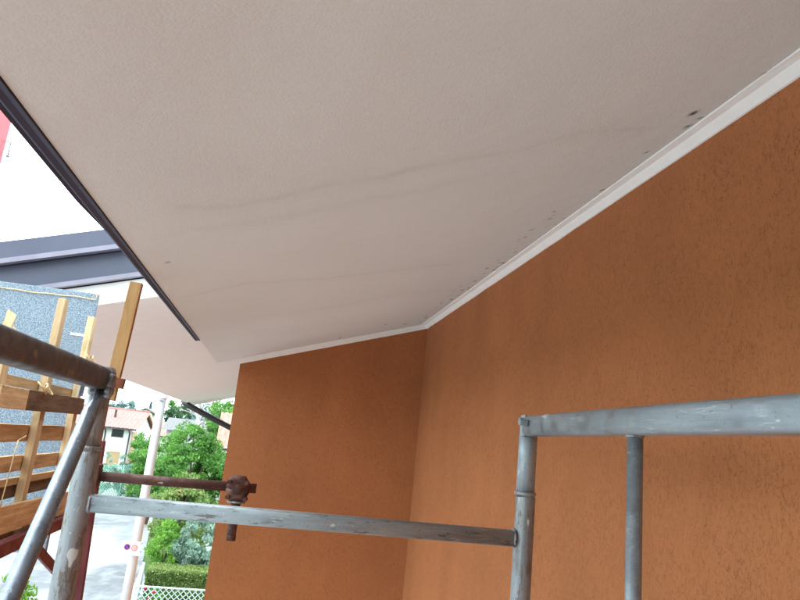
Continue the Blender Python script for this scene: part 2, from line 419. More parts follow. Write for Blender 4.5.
# ------------------------------------------------------------------ the orange house
SL = .324
def sof(x, c=.846 - .324 * .95): return Z(c + SL * x)
YC = 4.33; XW = .95; XE = -.259; XG = -.400
house = empty('orange_house', 'orange plastered house with pale sloping soffit, seen close from the scaffold', 'house', (XW, YC, 0))
b = B(); b.box((XW, -3.2, 0), (XW + .3, YC, sof(XW) + .05)); b.build('long_wall', M['orange'], house)
b = B()   # end wall, its top following the roof slope
zt = lambda x: sof(x) + .02
b.add([(XE, YC, 0), (XW + .299, YC, 0), (XW + .299, YC, zt(XW + .299)), (XE, YC, zt(XE)),
       (XE, YC + .3, 0), (XW + .299, YC + .3, 0), (XW + .299, YC + .3, zt(XW + .299)), (XE, YC + .3, zt(XE))],
      [(0, 1, 2, 3), (5, 4, 7, 6), (0, 3, 7, 4), (3, 2, 6, 7), (1, 5, 6, 2)])
b.build('end_wall', M['orange'], house)
# unseen wing, added behind the viewpoint to block light from the recess
b = B(); b.box((-2.6, -3.2, 0), (XW, -2.2, sof(XE) + .9)); b.build('light_blocking_wing', M['grey_wall'], house)
# soffit as a finely divided sheet carrying the stains and a darker band along the wall
def seg_dist(px, py, L):
    best = np.full(px.shape, 9.0)
    for (x0, y0), (x1, y1) in zip(L[:-1], L[1:]):
        dx, dy = x1 - x0, y1 - y0; t = np.clip(((px - x0) * dx + (py - y0) * dy) / (dx * dx + dy * dy), 0, 1)
        best = np.minimum(best, np.hypot(px - x0 - t * dx, py - y0 - t * dy))
    return best
S1 = [(-.246, 1.415), (-.131, 1.451), (-.011, 1.414), (.108, 1.378), (.308, 1.329), (.468, 1.322), (.60, 1.262), (.70, 1.27), (.77, 1.29)]
S2 = [(-.344, 2.273), (-.16, 2.215), (.093, 2.343), (.3, 2.38), (.608, 2.46)]
S3 = [(-.222, 1.57), (-.006, 1.57), (.288, 1.50), (.45, 1.47)]
S4 = [(-.2, 2.9), (.1, 3.0), (.5, 2.95), (.8, 3.1)]
DOTS = [(.845, 1.231, .008), (.882, 1.306, .006), (.885, 1.264, .004), (.80, 1.9, .004), (.86, 1.45, .004), (.82, 2.2, .005), (.885, 2.62, .008), (.86, 2.95, .006), (.865, 3.4, .008), (.884, 1.737, .005), (.83, 2.675, .006), (.885, 2.74, .007), (.834, 2.54, .004), (.869, 2.434, .005),
        (.893, 1.068, .003), (.855, 3.154, .006), (.856, 3.99, .008), (.859, 4.154, .006), (-.011, 1.021, .0025), (-.342, 1.817, .004), (.6, 3.95, .007), (.35, 4.2, .008), (.75, 4.1, .008)]
nx, ny = 200, 760
gx = np.linspace(XG, XW, nx); gy = np.linspace(-3.2, YC, ny)
GX, GY = np.meshgrid(gx, gy); px = GX.ravel(); py = GY.ravel()
wob = np.array([mnoise.noise(Vector((x * 9, y * 9, .3))) for x, y in zip(px, py)]) * .016
st = np.zeros(px.shape)
for L, w, a, side in ((S1, .017, .20, .06), (S2, .016, .18, .08), (S3, .03, .10, .07), (S4, .04, .08, .1)):
    d = seg_dist(px + wob, py + wob * 1.3, L)
    st = np.maximum(st, a * np.exp(-(d / w) ** 2)); st = np.maximum(st, a * .33 * np.exp(-(d / side) ** 2))
st = np.maximum(st, .18 * np.exp(-((XW - px) / .10) ** 2))  # also darker towards the long wall
md = np.zeros(px.shape)
for x, y, r in DOTS: md = np.maximum(md, np.clip(1.6 - np.hypot((px - x), (py - y) * .7) / r, 0, 1))
spk = np.array([mnoise.noise(Vector((x * 60, y * 45, 7.3))) for x, y in zip(px[px > .8], py[px > .8])])
tmp = np.zeros(px.shape); tmp[px > .8] = np.clip((spk - .47) * 5, 0, .6); md = np.maximum(md, tmp * (py > 1.9))
pz = H + .846 - .324 * .95 + SL * px
idx = np.arange(nx * ny).reshape(ny, nx)
F = np.stack([idx[:-1, :-1].ravel(), idx[:-1, 1:].ravel(), idx[1:, 1:].ravel(), idx[1:, :-1].ravel()], 1)[:, ::-1]
me = bpy.data.meshes.new('soffit')
V = np.stack([px - XW, py - YC, pz], 1)
me.vertices.add(len(V)); me.vertices.foreach_set('co', V.ravel()); me.loops.add(F.size); me.loops.foreach_set('vertex_index', F.ravel())
me.polygons.add(len(F)); me.polygons.foreach_set('loop_start', np.arange(0, F.size, 4)); me.update(calc_edges=True)
for nm, arr in (('stain_edge', st), ('mould', md)):
    a = me.attributes.new(nm, 'FLOAT', 'POINT'); a.data.foreach_set('value', arr.astype(np.float32))
link('soffit', me, M['soffit'], house)
b = B()   # roof slab above the soffit
x1 = XW + 3.0
def slab(b, x0, x1, y0, y1, zb0, zb1, th):
    b.add([(x0, y0, zb0), (x1, y0, zb1), (x1, y1, zb1), (x0, y1, zb0), (x0, y0, zb0 + th), (x1, y0, zb1 + th), (x1, y1, zb1 + th), (x0, y1, zb0 + th)],
          [(3, 2, 1, 0), (4, 5, 6, 7), (0, 1, 5, 4), (1, 2, 6, 5), (2, 3, 7, 6), (3, 0, 4, 7)])
slab(b, XG + .002, x1, -3.2, YC + .01, sof(XG) + .004, sof(x1) + .004, .16); b.build('roof', M['white_fascia'], house)
# filler strip between soffit and walls
b = B()
def wedge(b, P):   # P: list of (profile pts) at two ends
    n = len(P[0]); b.add(P[0] + P[1], [tuple(range(n)), tuple(range(2 * n - 1, n - 1, -1))] + [(i, (i + 1) % n, n + (i + 1) % n, n + i) for i in range(n)])
ns = 60
pts = []
for i in range(ns + 1):
    y = -3.2 + (YC + 3.2) * i / ns; j1 = .0022 * mnoise.noise(Vector((y * 7, 0, 0))); j2 = .003 * mnoise.noise(Vector((y * 5, 4, 0)))
    pts.append([(XW + .01, y, Z(.812) + j1), (XW - .006, y, Z(.812) + j1), (XW - .03, y, Z(.8265)), (XW - .052, y, sof(XW - .052) - .004 + j2), (XW - .054 + j2, y, sof(XW - .054) + .004), (XW + .01, y, sof(XW) + .004)])
n = 6
for i in range(ns):
    b.add(pts[i] + pts[i + 1], [(k, (k + 1) % n, n + (k + 1) % n, n + k) for k in range(n)])
b.build('filler_strip', M['white_trim'], house)
b = B()
for x0, x1_ in ((XE, XW),):
    for i in range(24):
        a0 = x0 + (x1_ - x0) * i / 24; a1 = x0 + (x1_ - x0) * (i + 1) / 24
        q = lambda x: [(x, YC + .01, sof(x) - .034), (x, YC - .006, sof(x) - .034 + .0015 * mnoise.noise(Vector((x * 9, 0, 2)))), (x, YC - .03, sof(x) - .004), (x, YC - .032, sof(x) + .004), (x, YC + .01, sof(x) + .004)]
        b.add(q(a0) + q(a1), [(k, (k + 1) % 5, 5 + (k + 1) % 5, 5 + k) for k in range(5)])
b.build('filler_strip', M['white_trim'], house)
# dark drip edge and gutter along the eave
ze = sof(XG)
b = B(); b.box((XG - .009, -3.2, ze - .004), (XG - .001, 3.27, ze + .15)); b.build('drip_edge', M['gutter'], house)
b = B()
P = [(-.009, -.003), (-.018, -.008), (-.026, -.004), (-.028, .02), (-.026, .10), (-.009, .10)]
ring = lambda y: [(XG + dx, y, ze + dz) for dx, dz in P]
ys = [-3.2, 1.37, 1.3702, 3.265]
wedge(b, [ring(-3.2), ring(3.268)]); b.build('gutter', M['gutter'], house)
b = B()
P = [(-.025, -.003), (-.031, -.008), (-.035, .00), (-.034, .11), (-.025, .10)]
wedge(b, [[(XG + dx, y, ze + dz) for dx, dz in P] for y in (-3.2, 1.30)]); wedge(b, [[(XG + dx, 1.30, ze + dz) for dx, dz in P], [(XG - .024 + (dx + .024) * .1, 1.50, ze + .002 + dz * .9) for dx, dz in P]]); b.build('gutter_lip', M['gutter'], house)

# wing behind: higher roof plane that juts further out
YN, YF = 4.42, 15.3
c0 = 1.197 * YN / 5
wz = lambda x: Z(c0 + .306 * x)
XL = -2.135 * YN / 5; XR = 3.0
b = B(); slab(b, XL, XR, YN, YF, wz(XL), wz(XR), .12); b.build('wing_soffit', M['wing_soffit'], house)
b = B(); b.box((XE, YC + .301, 0), (XE + .3, YF - .8, wz(XE) + .05)); b.box((XE + .3, YC + .301, 0), (XE + .6, YC + .5, wz(XE + .3))); b.build('wing_wall', M['orange'], house)
def verge(name, y0, y1, zb, th, mat):
    b = B(); x0, x1 = XL - .05, XR
    slab(b, x0, x1, y0, y1, wz(x0) + zb, wz(x1) + zb, th); return b.build(name, mat, house)
k = YN / 5
verge('verge_board', YN - .03, YN + .001, -.002, .156 * k, M['white_fascia'])
verge('verge_flashing', YN - .055, YN - .029, .156 * k + .03, .215 * k - .022, M['flashing'])
verge('flashing_lip', YN - .095, YN - .054, .156 * k + .002, .030, M['flash_lip'])
verge('verge_flashing', YN - .10, YN - .056, .371 * k + .038, .165 * k - .020, M['flashing'])
verge('flashing_lip', YN - .15, YN - .101, .371 * k + .004, .032, M['flash_lip'])
b = B(); slab(b, XL - .05, XR, YN - .028, YF, wz(XL - .05) + .20, wz(XR) + .20, .24); b.build('roof', M['gutter'], house)
b = B(); slab(b, XL - .0, XR, YF, YF + .03, wz(XL) - .06, wz(XR) - .06, .18); b.build('verge_board', M['white_fascia'], house)
b = B(); b.path([(-1.98, 15.1, Z(.52)), (-1.92, 15.02, Z(.455)), (-1.85, 15.0, Z(.43)), (-1.4, 15.0, Z(.245)), (-.92, 15.0, Z(.06)), (-.40, 15.0, Z(-.16)), (-.33, 15, Z(-.25)), (-.33, 15, .1)], .062, 12)
b.build('downpipe', M['pipe_brown'], house)

# tall red sheet-clad tower left of the eave
t = empty('red_hoist_tower', 'tall pinkish red sheet tower glimpsed left of the dark gutter, small hook on its edge', 'tower', (-3.1, 6, 0))
b = B(); b.box((-3.9, 5.35, 0), (-2.672, 6.0, Z(3.4))); b.build('panel', M['red_panel'], t)
b = B(); b.path([(-2.665, 6.0, Z(2.30)), (-2.632, 6.0, Z(2.30)), (-2.630, 6.0, Z(2.17))], .006, 8); b.sphere((-2.63, 6.0, Z(2.165)), .014); b.build('hook', M['galv_old'], t)

# ------------------------------------------------------------------ the galvanised scaffold
scaf = empty('galvanised_scaffold', 'weathered galvanised scaffold frame with guardrails right beside the camera', 'scaffold', (.59, 1.5, 0))
def post(x0, x1, zb, zr, zt, rb, rt, mb, mt):
    """lower tube with a swaged ring, thinner tube above; leans from x1 (bottom) to x0 (top)"""
    b = B(); b.path([(x1, 1.5, zb), (x0 + .002, 1.5, zr - .012), (x0, 1.5, zr - .004)], [rb, rb, rb - .001], 28); lo = b.build('post', mb, scaf)
    b = B(); b.path([(x0, 1.5, zr - .006), (x0, 1.5, zr - .003), (x0, 1.5, zr + .002), (x0, 1.5, zr + .005)], [rb - .001, rb + .0025, rb + .0025, rb - .002], 28); b.build('swage_ring', mb, lo)
    b = B(); b.path([(x0, 1.5, zr + .003), (x0, 1.5, zt)], rt, 28); b.build('upper_tube', mt, scaf)
post(-.369, -.330, 0, Z(-.066), Z(.098), .0240, .0222, M['galv_old'], M['galv_old'])
post(.597, .600, 0, Z(-.074), Z(.10), .0225, .0215, M['galv_old'], M['galv'])
b = B(); b.path([(-.348, 1.5, Z(-.175)), (.575, 1.5, Z(-.176))], 1, 20, sq=(.016, .0175, .35)); b.build('ledger', M['galv_ledger'], scaf)
# right guardrail
b = B(); b.path([(.592, 1.478, Z(.079)), (.590, .9, Z(.082)), (.588, -1.0, Z(.085))], 1, 28, sq=(.0205, .0235, .5)); b.build('guardrail', M['galv_rail'], scaf)
b = B(); b.path([(.592, 1.017, Z(.058)), (.597, 1.017, Z(-.55)), (.597, 1.017, Z(-1.3))], .0128, 20); b.build('baluster', M['galv_rail'], scaf)
b = B(); b.path([(.590, -1.0, Z(-.42)), (.592, 1.47, Z(-.43))], .0128, 16); b.build('mid_rail', M['galv_rail'], scaf)
def bead(cx, cy, cz, rx_, ry_, ax, w=.0028):
    b = B(); P = []
    for k in range(49):
        a = 2 * math.pi * k / 48; j = 1 + .06 * random.uniform(-1, 1)
        ca = math.copysign(abs(math.cos(a)) ** .7, math.cos(a)) * rx_ * j; sa = math.copysign(abs(math.sin(a)) ** .7, math.sin(a)) * ry_ * j
        P.append((cx + ca, cy + sa, cz + random.uniform(-.0006, .0006)) if ax == 'z' else (cx + random.uniform(-.0006, .0006), cy + ca, cz + sa))
    b.path(P, [w * random.uniform(.75, 1.25) for _ in P], 6); b.build('weld', M['galv_old'], scaf)
bead(.592, 1.017, Z(.0572), .0115, .0115, 'z', .0022)
bead(-.344, 1.5, Z(-.1755), .0165, .018, 'x'); bead(.5735, 1.5, Z(-.1755), .0165, .018, 'x')
# hinge clip at the rail end
b = B(); b.box((.574, 1.470, Z(.055)), (.579, 1.495, Z(.104))); b.build('clip_plate', M['galv'], scaf, bevel=.0015)
b = B(); b.bar((.572, 1.488, Z(.087)), (.572, 1.435, Z(.083)), .010, .014); b.build('clip_pin', M['brown_tube'], scaf, bevel=.002)
b = B(); b.path([(.566, 1.484, Z(.088)), (.580, 1.484, Z(.088))], .009, 14); b.build('rivet', M['galv_old'], scaf)
# left guardrail, diagonal brace and the joint
b = B(); b.path([(-.368, 1.47, Z(.078)), (-.372, .6, Z(.082)), (-.375, -1.0, Z(.085))], 1, 28, sq=(.0205, .0235, .5)); b.build('guardrail', M['brown_tube'], scaf)
b = B(); b.path([(-.363, 1.468, Z(.052)), (-.360, 1.445, Z(.028)), (-.362, 1.425, Z(.006)), (-.360, 1.376, Z(-.048)), (-.357, 1.168, Z(-.280)), (-.357, .33, Z(-1.21))], [.008, .0105, .0150, .0155, .0155, .0155], 24); b.build('brace', M['steel_blue'], scaf)
b = B(); b.path([(-.372, .62, Z(.06)), (-.372, .62, Z(-1.3))], .0205, 20); b.build('post', M['brown_tube'], scaf)
b = B(); b.path([(-.369, 1.5, Z(.044)), (-.369, 1.5, Z(.050)), (-.3685, 1.499, Z(.092)), (-.3695, 1.5, Z(.100))], [.0232, .0255, .0250, .0225], 24, cap=True); col_ = b.build('collar', M['collar'], scaf)
b = B(); b.bar((-.398, 1.466, Z(.036)), (-.394, 1.464, Z(.102)), .004, .030, up=(0, 1, 0)); b.build('clip_plate', M['collar'], scaf, bevel=.001)
b = B(); b.bar((-.388, 1.476, Z(.0785)), (-.338, 1.472, Z(.0735)), .028, .030); b.build('clamp_block', M['collar'], scaf, bevel=.006)
b = B(); b.path([(-.346, 1.470, Z(.066)), (-.345, 1.468, Z(.050)), (-.347, 1.470, Z(.040))], [.0105, .011, .007], 14); b.build('clamp_lug', M['collar'], scaf)
b = B(); b.path([(-.400, 1.478, Z(.070)), (-.335, 1.462, Z(.066))], .007, 10); b.build('bolt', M['collar'], scaf)
b = B(); b.path([(-.430, 1.20, Z(-.315)), (-.300, 1.20, Z(-.315))], .012, 10); b.sphere((-.312, 1.2, Z(-.315)), .016); b.build('coupler_stub', M['collar'], scaf)

# rusty transom with its coupler
rt = empty('rusty_scaffold_tube', 'short rusty brown scaffold tube with a knuckle coupler and hanging stub', 'scaffold tube', (-.4, 3.2, 0))
b = B(); b.path([(-.730, 3.2, Z(-.258)), (-.033, 3.2, Z(-.251))], .0215, 22); b.build('tube', M['rust'], rt)
b = B(); b.path([(-.113, 3.16, Z(-.20)), (-.113, 3.16, Z(-.315))], [.030, .032], 18); b.build('coupler_sleeve', M['rust'], rt)
for i, (dz, rr) in enumerate(((-.218, .041), (-.292, .038))):
    b = B(); b.path([(-.150, 3.165, Z(-.255)), (-.132, 3.15, Z(dz)), (-.098, 3.15, Z(dz)), (-.076, 3.165, Z(-.255))], [.020, .026, .026, .020], 12); b.build('coupler_jaw', M['rust'], rt)
b = B(); b.path([(-.135, 3.2, Z(-.252)), (-.092, 3.2, Z(-.252))], [.038, .038], 12); b.sphere((-.113, 3.165, Z(-.254)), .043, 14, 9, (1, .8, 1)); b.build('coupler_body', M['rust'], rt)
for dx, dz in ((-.15, -.225), (-.075, -.225), (-.15, -.29), (-.072, -.295)):
    b = B(); b.path([(dx - .004, 3.10, Z(dz)), (dx, 3.15, Z(dz))], .010, 6); b.build('bolt', M['rust'], rt)
b = B(); b.path([(-.113, 3.16, Z(-.308)), (-.113, 3.16, Z(-.316))], .040, 20); b.build('washer', M['galv_old'], rt)
b = B(); b.path([(-.113, 3.16, Z(-.314)), (-.113, 3.16, Z(-.475))], .0205, 20); b.path([(-.113, 3.16, Z(-.455)), (-.113, 3.16, Z(-.478))], .0215, 20); b.build('tube', M['rust'], rt)
b = B(); b.box((-.757, 3.155, Z(-.30)), (-.716, 3.225, Z(-.205))); b.build('coupler_sleeve', M['rust'], rt, bevel=.006)

# red scaffold frame beyond
rf = empty('red_scaffold_frame', 'dark red painted scaffold frame standing behind the grey left post', 'scaffold', (-.74, 3.27, 0))
b = B(); b.bar((-.7625, 3.26, Z(-.106)), (-.5235, 3.26, 0), .03, .05, up=(1, 0, 0)); b.build('post', M['red_paint'], rf, bevel=.004)
b = B(); b.bar((-.78, 3.26, Z(-.425)), (-.78, .6, Z(-.455)), .03, .045); b.build('rail', M['red_paint'], rf, bevel=.003)
b = B(); b.bar((-.78, 2.70, Z(-.48)), (-.78, 3.27, Z(-.725)), .012, .040); b.build('brace', M['red_paint'], rf, bevel=.002)
b = B(); b.box((-.80, .58, 0), (-.755, .625, Z(-.40))); b.build('post', M['red_paint'], rf, bevel=.004)
b = B(); b.bar((-.775, .62, Z(-2.2)), (-.775, 3.26, Z(-2.2)), .03, .045); b.build('rail', M['red_paint'], rf, bevel=.003)

# ------------------------------------------------------------------ pallet, felt sheet, loose batten
pal = empty('wooden_pallet', 'pale wooden pallet stood on edge outside the left guardrail', 'pallet', (-.8, 2.5, Z(-.42)))
XPF, XPB = -.800, -.845
for y, zt_, zb_, w in ((2.155, .235, -.47, .050), (2.575, .409, -.38, .046), (2.975, .412, -.38, .046)):
    b = B(); rough_board(b, (-.822, y, Z(zb_)), (-.822, y + random.uniform(-.006, .006), Z(zt_)), .026, w, (0, 1, 0), .0015)
    o = b.build('stringer', M['wood_v'], pal, bevel=.002)
    if y < 2.2:
        b = B(); b.add([(-.835, 2.13, Z(.233)), (-.835, 2.18, Z(.233)), (-.809, 2.18, Z(.233)), (-.809, 2.13, Z(.233)), (-.835, 2.145, Z(.29)), (-.809, 2.150, Z(.275)), (-.82, 2.17, Z(.245))],
              [(0, 1, 6, 4), (1, 2, 6), (2, 3, 5, 6), (3, 0, 4, 5), (4, 6, 5)]); b.build('splinter', M['wood_v'], o)
for y0, y1, z0, z1, x, mt, dz in ((2.12, 2.345, -.002, .060, XPF, 'wood_v2', 0), (2.35, 3.00, -.002, .060, XPF + .001, 'wood_d', .004), (1.9, 2.995, -.109, -.055, XPB, 'wood_h', 0),
                             (1.95, 2.99, -.207, -.158, XPB, 'wood_h', -.004), (1.85, 3.0, .070, .098, XPB, 'wood_h', 0), (1.9, 3.03, -.255, -.235, XPB, 'wood_h', 0), (1.8, 3.03, -.382, -.298, XPF + .006, 'wood_h', -.02), (2.0, 3.02, -.30, -.262, XPB - .01, 'wood_d', 0),
                             (1.8, 3.0, -.452, -.392, XPB + .02, 'wood_d', -.01)):
    b = B(); rough_board(b, (x, y0, Z((z0 + z1) / 2)), (x, y1, Z((z0 + z1) / 2 + dz)), .016, z1 - z0 + .004, (0, 0, 1), .0011, 10)
    b.build('slat', M['wood_h'] if mt == 'wood_v2' else M[mt], pal, bevel=.0015)
for y in (2.155, 2.575, 2.975):
    b = B(); b.box((-.838, y - .04, Z(-.465)), (-.786, y + .05, Z(-.388))); b.build('block', M['wood_d'], pal, bevel=.003)
for (y, z) in ((2.45, .075), (2.93, .23)):
    b = B()
    pts = [Vector((-.79, y + .05 * math.sin(a * 1.7) + a * .01, Z(z + .018 * math.sin(a * 2.6)))) + Vector((.012 * math.cos(a * 3), 0, 0)) for a in np.linspace(0, 5.2, 22)]
    b.path(pts, .003, 6); b.build('cord_knot', M['cord'], pal)
b = B(); b.path([(-.788, 2.33, Z(-.10)), (-.780, 2.30, Z(-.14)), (-.782, 2.30, Z(-.20)), (-.779, 2.28, Z(-.27)), (-.781, 2.285, Z(-.31))], .0018, 6); b.path([(-.788, 2.33, Z(-.10)), (-.78, 2.37, Z(-.085))], .0015, 6); b.build('straw', M['cord'], pal)

fs = empty('felt_board', 'blue-grey speckled board standing behind the upright pallet', 'board', (-1.2, 3.2, Z(-.55)))
b = B(); b.bar((-1.64, 3.22, Z(-.60)), (-1.64, 3.22, Z(.556)), 1.52, .03, up=(0, 1, 0)); b.build('board', M['felt'], fs, bevel=.004)
b = B(); pts = []
for i in range(26):
    t = i / 25; x = -1.5 + t * .615
    pts.append((x, 3.197, Z(.556 - .028 + .003 * math.sin(t * 9) + .0015 * math.sin(t * 31) - .003 * t - (.0 if t < .96 else 0))))
pts += [(-.882, 3.19, Z(.540)), (-.879, 3.195, Z(.561))]
b.path(pts, .0026, 8); b.sphere((-.883, 3.193, Z(.550)), .007, 8, 6); b.build('cord', M['cord'], fs)
b = B(); b.box((-.965, 3.2025, Z(.350)), (-.89, 3.2045, Z(.362))); b.build('scuff', M['tape'], fs)

bt = empty('loose_batten', 'golden brown pine batten leaning upright behind the left scaffold joint', 'batten', (-.44, 1.9, Z(-.3)))
b = B(); rough_board(b, (-.4415, 1.9, Z(.045)), (-.4285, 1.9, Z(.375)), .032, .022, (0, 1, 0), .0008, 10); b.build('batten', M['wood_gold'], bt, bevel=.001)
o = empty('short_offcut', 'short red-brown wood offcut poking out behind the left scaffold joint', 'wood offcut', (-.5, 1.86, Z(.09)))
b = B(); rough_board(b, (-.60, 1.865, Z(.108)), (-.403, 1.865, Z(.090)), .020, .026, (0, 0, 1), .0008, 5); b.build('offcut', M['wood_red'], o, bevel=.001)

# ------------------------------------------------------------------ vegetation
def leaves_mesh(name, pts, size, mat, parent=None, tone_by=None, aspect=.55, up=0.0):
    """pts: Nx3 array of leaf centres; one folded leaf (two quads sharing a rib) at each"""
    n = len(pts); P = np.asarray(pts, float)
    off = Vector((0, 0, 0)); p = parent
    while p: off += p.location; p = p.parent
    P = P - np.array(off)
    a = rng.normal(size=(n, 3)); a[:, 2] += up; a /= np.linalg.norm(a, axis=1)[:, None]
    r = rng.normal(size=(n, 3)); bb = np.cross(a, r); bb /= np.linalg.norm(bb, axis=1)[:, None]
    cc = np.cross(a, bb)
    s = (size * rng.uniform(.6, 1.3, n))[:, None]
    v = np.stack([P - a * s * .5, P + bb * s * aspect * .5 + cc * s * .12, P + a * s * .5, P - bb * s * aspect * .5 + cc * s * .12], 1).reshape(-1, 3)
    me = bpy.data.meshes.new(name)
    me.vertices.add(4 * n); me.vertices.foreach_set('co', v.ravel())
    k = np.arange(n)[:, None] * 4
    F = np.stack([k[:, 0], k[:, 0] + 1, k[:, 0] + 2, k[:, 0], k[:, 0] + 2, k[:, 0] + 3], 1).reshape(-1, 3)
    me.loops.add(F.size); me.loops.foreach_set('vertex_index', F.ravel()); me.polygons.add(len(F)); me.polygons.foreach_set('loop_start', np.arange(0, F.size, 3))
    me.update(calc_edges=True)
    t = tone_by if tone_by is not None else rng.uniform(0, 1, n)
    at_ = me.attributes.new('tone', 'FLOAT', 'POINT'); at_.data.foreach_set('value', np.repeat(np.clip(t, 0, 1), 4).astype(np.float32))
    return link(name, me, mat, parent)
def clump_points(c, rad, nclump, per, seed, clump_r=.28, fill=.55):
    """leaf centres in clumps spread over an uneven ellipsoid"""
    g = np.random.default_rng(seed); c = np.array(c); rad = np.array(rad)
    d = g.normal(size=(nclump, 3)); d /= np.linalg.norm(d, axis=1)[:, None]
    rr = g.uniform(fill, 1.0, nclump) ** .6
    lump = 1 + .18 * np.sin(d[:, 0] * 5 + seed) + .15 * np.cos(d[:, 2] * 7 + seed * 2)
    cen = c + d * (rr * lump)[:, None] * rad
    tone = g.uniform(0, .55, nclump) 
    cr = clump_r * rad.mean() * g.uniform(.55, 1.25, nclump)
    q = g.normal(size=(nclump, per, 3)); q /= np.linalg.norm(q, axis=2)[:, :, None]
    q *= (g.uniform(0.1, 1, (nclump, per)) ** .5)[:, :, None]
    q[:, :, 2] *= .7
    pts = cen[:, None, :] + q * cr[:, None, None]
    t = tone[:, None] + g.uniform(0, .45, (nclump, per))
    return pts.reshape(-1, 3), t.ravel(), cen
def tree(name, label, cat, base, crown_c, rad, leaf, mat, nclump, per, seed, trunk=.12, clump_r=.28, bark='bark', group=None, limbs=9, upb=0, fill=.45):
    t = empty(name, label, cat, base, group)
    pts, tone, cen = clump_points(crown_c, rad, nclump, per, seed, clump_r, fill)
    keep = pts[:, 2] > .03
    leaves_mesh('crown', pts[keep], leaf, mat, t, tone[keep], up=upb)
    b = B(); bx, by, bz = base; cx, cy, cz = crown_c; g = random.Random(seed)
    mid = (bx + (cx - bx) * .5 + g.uniform(-.1, .1), by + (cy - by) * .5, bz + (cz - bz) * .55)
    b.path([(bx, by, bz), mid, (cx, cy, cz)], [trunk, trunk * .8, trunk * .45], 10)
    for i in range(limbs):
        e = cen[g.randrange(len(cen))]; s_ = Vector(mid).lerp(Vector(crown_c), g.uniform(.1, .9))
        m_ = s_.lerp(Vector(e), .5) + Vector((g.uniform(-.1, .1), g.uniform(-.1, .1), g.uniform(0, .15))) * rad[0]
        b.path([s_, m_, Vector(e)], [trunk * .4, trunk * .25, trunk * .08], 6)
    b.build('trunk', M[bark], t)
    return t

tree('broadleaf_tree', 'large bright green leafy tree directly behind the mixed shrubs', 'tree', (-2.8, 26.5, 0), (-2.82, 26.5, 3.8), (1.25, 1.2, 1.40), .12, M['leaf'], 230, 75, 3, trunk=.16, clump_r=.20)
tree('broadleaf_tree', 'fresh green tree showing above the red tiled roof under the wing eave', 'tree', (-2.1, 34.0, 0), (-1.7, 34, 5.5), (1.5, 1.5, 1.45), .15, M['leaf'], 160, 60, 5, trunk=.15, clump_r=.24)
tree('broadleaf_tree', 'low green leafy tree below the eave of the ribbed terracotta roof', 'tree', (-1.5, 26.8, 0), (-1.5, 26.8, 2.85), (1.0, .8, 1.15), .12, M['leaf'], 120, 65, 6, trunk=.09, clump_r=.24)
tree('photinia_shrub', 'tall shrub with russet tipped new leaves in front of the big tree', 'shrub', (-2.7, 25, 0), (-2.6, 25, 2.35), (1.35, 1.1, 1.28), .12, M['leaf_photinia'], 150, 60, 8, trunk=.07, clump_r=.2, upb=1.0)
tree('lime_shrub', 'lime green shrub spilling over the road edge', 'shrub', (-2.95, 23.2, 0), (-2.75, 23.2, 1.35), (.62, .9, 1.05), .085, M['leaf_lime'], 90, 70, 9, trunk=.05, clump_r=.26)
tree('silvery_shrub', 'silvery blue-green shrub behind the clipped hedge', 'shrub', (-1.95, 23, 0), (-1.85, 23, 1.75), (.72, .6, .95), .13, M['leaf_silver'], 70, 60, 10, trunk=.05, clump_r=.26, upb=1.6)
tree('dark_shrub', 'low dark green shrub at the foot of the silvery one', 'shrub', (-2.0, 22.6, 0), (-2.0, 22.75, .95), (.75, .25, .45), .08, M['leaf_dark'], 30, 60, 11, trunk=.04)
tree('corner_shrub', 'bright lime green shrub far below the left brace', 'shrub', (-3.9, 12, 0), (-3.72, 12, 2.05), (.42, .4, .85), .075, M['leaf_lime'], 60, 55, 12, trunk=.05, clump_r=.28)
# clipped hedge
def hedge(name, label, x0, x1, y0, y1, z1, leaf, mat, n, seed, z0=.05):
    g = np.random.default_rng(seed); pts = []
    u = g.uniform(size=(n, 3)); face = g.integers(0, 4, n)
    P = np.empty((n, 3)); P[:, 0] = x0 + u[:, 0] * (x1 - x0); P[:, 1] = y0 + u[:, 1] * (y1 - y0); P[:, 2] = z0 + u[:, 2] * (z1 - z0)
    w = g.uniform(-.03, .06, n)
    P[face == 0, 1] = y0 + w[face == 0]; P[face == 1, 2] = z1 - w[face == 1]; P[face == 2, 0] = x0 + w[face == 2]
    t = g.uniform(0, .7, n) + .3 * (P[:, 2] > z1 - .08)  # top leaves lighter: sky light painted into the tone
    o = leaves_mesh(name, P, leaf, mat, None, t)
    return tag(o, label, 'hedge')
hedge('hedge', 'low square clipped hedge behind the white chain link fence', -3.0, .3, 21.5, 22.5, 1.17, .075, M['leaf_hedge'], 26000, 4)
hedge('hedge', 'pale green hedge below the garden tree at the far bend of the road', -8.6, -7.2, 46.2, 47.0, 2.55, .22, M['leaf_silver'], 4000, 5)
tree('fence_shrub', 'rounded grey-green shrub behind the green wire fence by the white house', 'shrub', (-9.9, 45, 0), (-9.75, 45, 1.9), (.75, .7, 1.15), .16, M['leaf_silver'], 50, 45, 21, trunk=.05)
tree('fence_shrub', 'pale leafy shrub at the far end of the green wire fence', 'shrub', (-8.95, 46, 0), (-8.95, 46, 1.7), (.55, .6, 1.15), .16, M['leaf_silver'], 50, 45, 22, trunk=.05)
tree('garden_tree', 'leafy tree mass immediately right of the lamp pole below the grey roofs', 'tree', (-6.0, 39, 0), (-5.6, 39, 3.0), (1.6, 1.3, 2.0), .16, M['leaf'], 170, 60, 24, trunk=.12, clump_r=.22)
tree('garden_tree', 'mid green tree between the white house and the lamp pole', 'tree', (-8.0, 47.2, 0), (-8.15, 47.2, 2.75), (.72, .9, 1.85), .15, M['leaf'], 150, 60, 23, trunk=.12)
